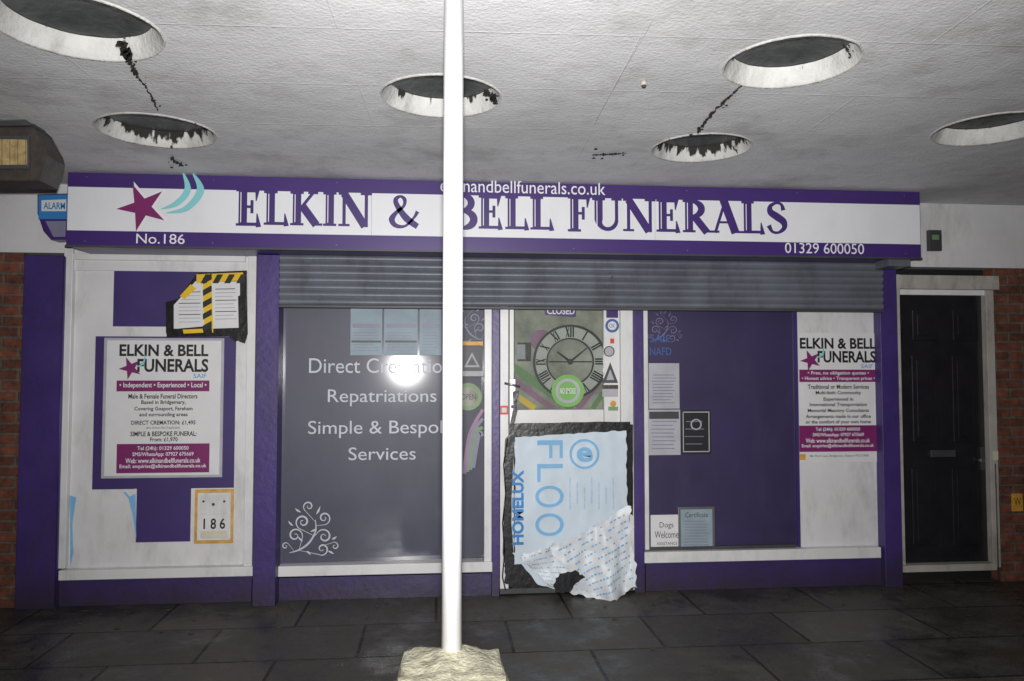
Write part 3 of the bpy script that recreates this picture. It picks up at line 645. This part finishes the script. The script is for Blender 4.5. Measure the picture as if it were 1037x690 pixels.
e = emp('closed_sign', (X(567), 0, 2.05)); poly('plate',[(551,311),(584,309),(583,321),(552,319)],-0.010,'purple_sign',e,0.006); text('word','CLOSED',(554,311.5,582,318.5),-0.0125,'paper',e,0.02)
e = emp('door_sticker', (X(620), 0, 1.8))
disc('badge',620,330,7,-0.018,'blue_dim',e,20); disc('badge_core',620,330,4.5,-0.0205,'paper',e,16); text('badge_text','OK',(617,328,623,332),-0.022,'blue_dim',e)
rect('badge_top',(614,313,626,322),-0.018,'purple_sign',e,0.001); rect('tick',(618,343,622,348),-0.018,'red',e,0.001); disc('tick_disc',617,356,5,-0.0185,'paper_dim',e,16); ringp('tick_ring',617,356,5,1,-0.021,'grey',e,16)
poly('triangle_1',[(618,367),(626,388),(610,388)],-0.018,'grey',e); poly('triangle_core',[(618,374),(622,385),(614,385)],-0.0205,'paper_dim',e)
rect('notice',(610,390,626,402),-0.018,'paper_dim',e,0.001); rect('notice_head',(610,390,626,394),-0.0195,'brown',e,0.001)
disc('logo_dot',621,409,3.2,-0.018,'orange',e,14); rect('label_green',(616,412,626,416),-0.0185,'green_dim',e,0.001)
e = emp('door_sticker.001', (X(510), 0, 1.3)); rect('red_label',(506.8,411,514.5,420),-0.043,'red',e,0.001); rect('white_label',(508,413,513,418),-0.0445,'paper',e,0.001)
e = emp('door_lever_handle', (X(521), -0.03, 1.5)); rect('backplate',(516,384,522,440),-0.022,'steel',e,0.006,0.002)
hx, hz = F(519, 391, -0.06); cyl('spindle',(hx,-0.065,hz),(hx,-0.015,hz),0.010,'steel',e); cyl('lever',(hx-0.06,-0.065,hz+0.02),(hx+0.055,-0.065,hz-0.005),0.009,'steel',e)
hx, hz = F(519, 412, -0.03); cyl('key_barrel',(hx,-0.035,hz),(hx,-0.015,hz),0.012,'grey',e)
poly('hanging_strap',[(519,397),(526,394),(525,412),(519,438),(516,432),(520,412)],-0.028,'tape',e)
# boarded lower door: tape surround + foam underlay sheet
e = emp('door_boarding', (X(576), -0.03, 0.7))
def rag(pts, amp, seed, k=8):
    rs = random.Random(seed); out = []
    n = len(pts)
    for i in range(n):
        a, b = pts[i], pts[(i+1)%n]
        for j in range(k): t = j/k; out.append((a[0]+(b[0]-a[0])*t+rs.uniform(-amp,amp), a[1]+(b[1]-a[1])*t+rs.uniform(-amp,amp)))
    return out
poly('tape_top', rag([(515,429),(638,427),(640,437),(515,444)],0.4,1), -0.052,'tape',e)
poly('tape_left', rag([(511,445),(522,436),(519,480),(518,530),(522,580),(514,592),(509,560),(511,500)],0.5,2,4), -0.050,'tape',e)
poly('tape_right', rag([(632,430),(641,430),(641,522),(635,520)],0.4,3), -0.0505,'tape',e)
poly('tape_bottom', rag([(511,573),(528,566),(566,588),(560,600),(520,597),(511,590)],0.9,4,5), -0.0495,'tape',e)
# loose tape hanging down the left edge to the step
def tube(name, pts, r, m, parent):
    for i in range(len(pts)-1): cyl('%s_%d'%(name,i), pts[i], pts[i+1], r, m, parent, 8)
tp = [(F(u,v,-0.07)[0], -0.07-0.01*math.sin(i), F(u,v,-0.07)[1]) for i,(u,v) in enumerate([(514,444),(510,470),(512,500),(509,530),(511,560),(509,585),(512,598)])]
tube('loose_cable', tp, 0.005, 'tape', e)
def sheet(name, c, y, N, bulge, m, wr=0.006, sd=0, ragged=0.8, prints=None, gap=0.006):
    def pos(s, t, edge=False):
        u = (c[0][0]*(1-s)+c[1][0]*s)*(1-t)+(c[3][0]*(1-s)+c[2][0]*s)*t; v = (c[0][1]*(1-s)+c[1][1]*s)*(1-t)+(c[3][1]*(1-s)+c[2][1]*s)*t
        if edge: u += ragged*2*noise.noise(Vector((u*.12,v*.12,sd+9))); v += ragged*2*noise.noise(Vector((u*.12,v*.12,sd+19)))
        x, z = F(u, v, y); w = wr*(noise.noise(Vector((x*6,z*3,sd)))+0.5*noise.noise(Vector((x*16,z*9,sd+3))))
        return (x, y-bulge(s,t)-w, z)
    vs, fs = [], []
    for j in range(N+1):
        for i in range(N+1): vs.append(pos(i/N, j/N, i in (0,N) or j in (0,N)))
    for j in range(N):
        for i in range(N): a = j*(N+1)+i; fs.append((a,a+1,a+N+2,a+N+1))
    o = mesh(name, vs, fs, m, e, True)
    if prints:
        vs, fs = [], []; rs = random.Random(sd)
        for k in range(prints):
            t = 0.06+0.88*k/prints; s = 0.05+rs.random()*0.08; hh = 0.22/prints
            while s < 0.92:
                ln = rs.uniform(0.015,0.05); q = 3; b = len(vs)
                for a in range(q+1):
                    for d in (0, hh): p = pos(min(0.96,s+ln*a/q), t+d); vs.append((p[0], p[1]-gap*0.5, p[2]))
                for a in range(q): fs.append((b+2*a, b+2*a+2, b+2*a+3, b+2*a+1))
                s += ln+rs.uniform(0.008,0.03)+(0.07 if rs.random() < .25 else 0)
        mesh(name+'_print', vs, fs, 'ltblue', e)
    return o
sheet('underlay_sheet', [(521,443),(634,436),(636,560),(521,572)], -0.062, 40, lambda s,t: 0.004, 'sheet', 0.007)
sheet('underlay_tail', [(519,560),(580,552),(592,603),(545,592)], -0.060, 20, lambda s,t: 0.010*t, 'sheet', 0.006, 4)
ty = -0.079
for s, r in [('F',(544,446,570,464)),('L',(544,470,570,488)),('O',(542,492,571,514)),('O',(542,520,571,543))]:
    text('letter_'+s, s, r, ty,'ltblue',e,0.0,6,rot=-90)
text('brand_print','HOMELUX',(518.5,476,530.5,552),ty,'blue',e,0.04,4,rot=90)
ringp('roundel',592,460,14,2.2,ty-0.002,'ltblue',e); text('roundel_e','e',(584,453,600,468),ty-0.002,'ltblue',e,0.03,5)
for i in range(7):
    u = 576+i*7.3
    text('instruction_%d'%i,'simple to install underlay',(u,484+i%3*5,u+2.6,516-i%2*6),ty,'ltblue',e,0.0,1,rot=-90)
sheet('underlay_flap', [(556,556),(637,512),(642,592),(606,610)], -0.095, 56, lambda s,t: 0.012+0.10*t*(1-0.5*s)+0.026*math.sin(9*s+5*t)*(0.3+t)+0.012*abs(math.sin(6*s-8*t)), 'sheet2', 0.030, 8, 2.6, 10)
sheet('underlay_flap_corner', [(524,563),(566,549),(611,609),(556,594)], -0.088, 36, lambda s,t: 0.010+0.05*s*t+0.016*math.sin(9*t+4*s), 'sheet2', 0.020, 12, 2.6, 8)
poly('dark_gap_patch', rag([(560,592),(566,582),(582,578),(592,584),(584,590),(578,600),(564,600)],0.9,5,5), -0.225,'tape',e)  # solid black patch painting the shade inside the gap, nothing is cut open
# ------------------------------------------------------------------ right window items
def card(name, r, y, m, lines=6, ink='grey', head=None):
    e = emp(name, (X((r[0]+r[2])/2), y, Z((r[1]+r[3])/2))); rect('sheet', r, y, m, e, 0.002)
    h = (r[3]-r[1])
    if head: rect('heading', (r[0]+1.5, r[1]+2, r[2]-1.5, r[1]+2+h*0.16), y-0.002, head, e, 0.001)
    for k in range(lines):
        v = r[1]+h*0.26+k*h*0.68/lines; a = r[0]+3+random.random()*2; b = r[2]-3-random.random()*6
        pstroke('print_%d'%k, [([(a,v),(b,v)],[0.8,0.8])], y-0.0025, ink, e)
    return e
card('window_card', (657,368,688,414), 0.026, 'paper_dim', 10, 'windim')
card('window_card.001', (656,415,689,461), 0.0255, 'paper_dim', 8, 'windim', 'grey')
c2 = card('window_card.002', (690,415.5,720,460), 0.026, 'black', 4, 'windim'); ringp('qr_ring',705,430,5,1.3,0.022,'paper_dim',c2,20); rect('border_t',(691.5,417,718.5,418),0.0235,'paper_dim',c2,0.0005); rect('border_b',(691.5,457,718.5,458),0.0235,'paper_dim',c2,0.0005)
rect('border_l',(691.5,418.3,692.4,456.7),0.0235,'paper_dim',c2,0.0005); rect('border_r',(717.6,418.3,718.5,456.7),0.0235,'paper_dim',c2,0.0005)
e = emp('window_lettering.001', (X(668), 0, 1.8)); text('word_1','SAIF',(658,339,679,347),0.0265,'blue_dim',e,0.01); text('word_2','NAFD',(658,352,680,360),0.0265,'blue_dim',e,0.01)
c3 = card('window_card.003', (659,521.5,691,562), 0.018, 'paper', 0)
text('script_1','Dogs',(668,529,682,536),0.015,'grey',c3); text('script_2','Welcome',(663,538,687,545),0.015,'grey',c3); text('script_3','ASSISTANCE',(665,549,686,552),0.015,'grey',c3)
disc('heart_l',671.5,555.5,2,0.0148,'grey',c3,10)
e = emp('certificate_frame', (X(706), 0, 0.5))
rect('frame',(687,513.5,724,560),0.008,'steel',e,0.012,0.002); rect('sheet',(689.5,516,721.5,557.5),0.0045,'paper_blue',e,0.002)
text('heading','Certificate',(694,519,717,524),0.0025,'grey',e)
for k in range(9): pstroke('print_%d'%k,[([(693,528+k*3),(718-random.random()*5,528+k*3)],[.7,.7])],0.0025,'windim',e)
# ------------------------------------------------------------------ alarm box, flood lamp, small items
e = emp('alarm_bell_box', (X(53,-0.1,220), -0.05, 2.6))
poly('case',[(38,197),(70,196),(70,243),(52,243),(44,234),(38,216)],-0.13,'purple_sign',e,0.118)
poly('cover',[(39,198),(70,197),(70,222),(39,222)],-0.136,'blue',e,0.005); poly('label',[(42,203),(67,202),(67,214),(42,214)],-0.140,'paper',e,0.003); text('label_text','ALARM',(44,205,66,212),-0.1415,'blue',e,0.02)
poly('lens',[(46,224),(67,224),(66,240),(54,240)],-0.137,'windim',e,0.006)
y_ = -1.45
e = emp('flood_lamp', (X(20,y_,150), y_, 2.85))
poly('housing',[(-30,125),(24,123),(34,128),(46,150),(48,158),(40,183),(-30,183)],y_,'brown',e,0.20)
poly('lens_bezel',[(-28,137),(30,138),(30,171),(-28,171)],y_-0.012,'grey',e,0.012)
poly('lens',[(-26,141),(27,141.5),(27,167),(-26,167)],y_-0.020,'amber',e,0.008)
for i in range(7): pstroke('guard_%d'%i,[([(-22+i*8,141),(-22+i*8,167)],[.5,.5])],y_-0.0225,'brown',e)
poly('hood',[(-30,123),(26,121.5),(32,127),(-30,128)],y_-0.03,'grey',e,0.23)
fx, fz = F(10,124,y_); box('mounting', fx-0.10, fx+0.10, y_+0.04, y_+0.17, fz-0.01, ZC-0.001, 'grey', e)
e = emp('junction_box', (X(947), 0, 2.6)); rect('case',(941,233,954,254),-0.05,'grey',e,0.037,0.004); rect('label',(944,238,951,243),-0.052,'green_dim',e,0.001)
e = emp('wall_label', (X(1030), 0, 0.7)); rect('plate',(1025,500,1036,518),-0.012,'orange',e,0.011,0.002); text('mark','W',(1027,504,1034,512),-0.014,'black',e)
e = emp('door_cable', (X(1008), 0, 1)); cxx, cz = F(1008, 470, -0.045); cyl('cable',(cxx,-0.045,0.02),(cxx,-0.045,cz),0.004,'grey',e,8)
e = emp('shop_cable', (X(66), 0, 1)); cxx = F(64, 300, -0.07)[0]; cyl('cable',(cxx,-0.07,0.02),(cxx,-0.07,2.44),0.006,'purple',e,8)
vs, fs = [], []; rs = random.Random(3)
for i in range(170):
    x = rs.uniform(-3.2, 4.4); y = -0.09-abs(rs.gauss(0, 0.25 if i < 110 else 1.3)); a = rs.random()*6.3; s = rs.uniform(0.006,0.022); b = len(vs)
    for q in range(5):
        t = a+q*1.257; f = s*rs.uniform(.6,1.3); vs.append((x+f*math.cos(t), y+0.7*f*math.sin(t), 0.004+0.006*rs.random()))
    fs.append(tuple(range(b,b+5)))
mesh('leaf_litter', vs, fs, 'leaf')
box('kerb', -12, 14, -7.36, -7.201, -0.4, 0.012, 'conc', None, 0.01)
# ------------------------------------------------------------------ light
W_ = bpy.data.worlds.new('World'); sc.world = W_; W_.use_nodes = True
n, l = W_.node_tree.nodes, W_.node_tree.links
sk = n.new('ShaderNodeTexSky'); sk.sky_type = 'NISHITA'; sk.sun_disc = False; sk.sun_elevation = math.radians(1); sk.sun_rotation = math.radians(200)
bg = n['Background']; bg.inputs['Strength'].default_value = 0.006; l.new(sk.outputs[0], bg.inputs[0])
sl = bpy.data.lights.new('dusk_sun', 'SUN'); sl.energy = 0.005; sl.angle = math.radians(10)
so = bpy.data.objects.new('dusk_sun', sl); so.rotation_euler = (math.radians(80), 0, math.radians(-20)); sc.collection.objects.link(so)
fl = bpy.data.lights.new('camera_flash', 'SPOT'); fl.energy = 1080; fl.shadow_soft_size = 0.035; fl.spot_size = math.radians(106); fl.spot_blend = 1.0; fl.color = (1.0,0.985,0.97)
fo = bpy.data.objects.new('camera_flash', fl); fo.location = CAM+Vector((0,0.02,0.13)); fo.rotation_euler = (math.pi/2+math.radians(7), 0, -YAW); sc.collection.objects.link(fo)
# ------------------------------------------------------------------ camera
cd = bpy.data.cameras.new('camera'); cd.sensor_width = 36; cd.lens = FPX/PW*36; cd.clip_end = 500
co = bpy.data.objects.new('camera', cd); co.matrix_world = Matrix.Translation(CAM) @ Matrix((rt, up, -fw)).transposed().to_4x4()
sc.collection.objects.link(co); sc.camera = co
sc.view_settings.view_transform = 'Standard'; sc.view_settings.look = 'None'; sc.view_settings.exposure = 0
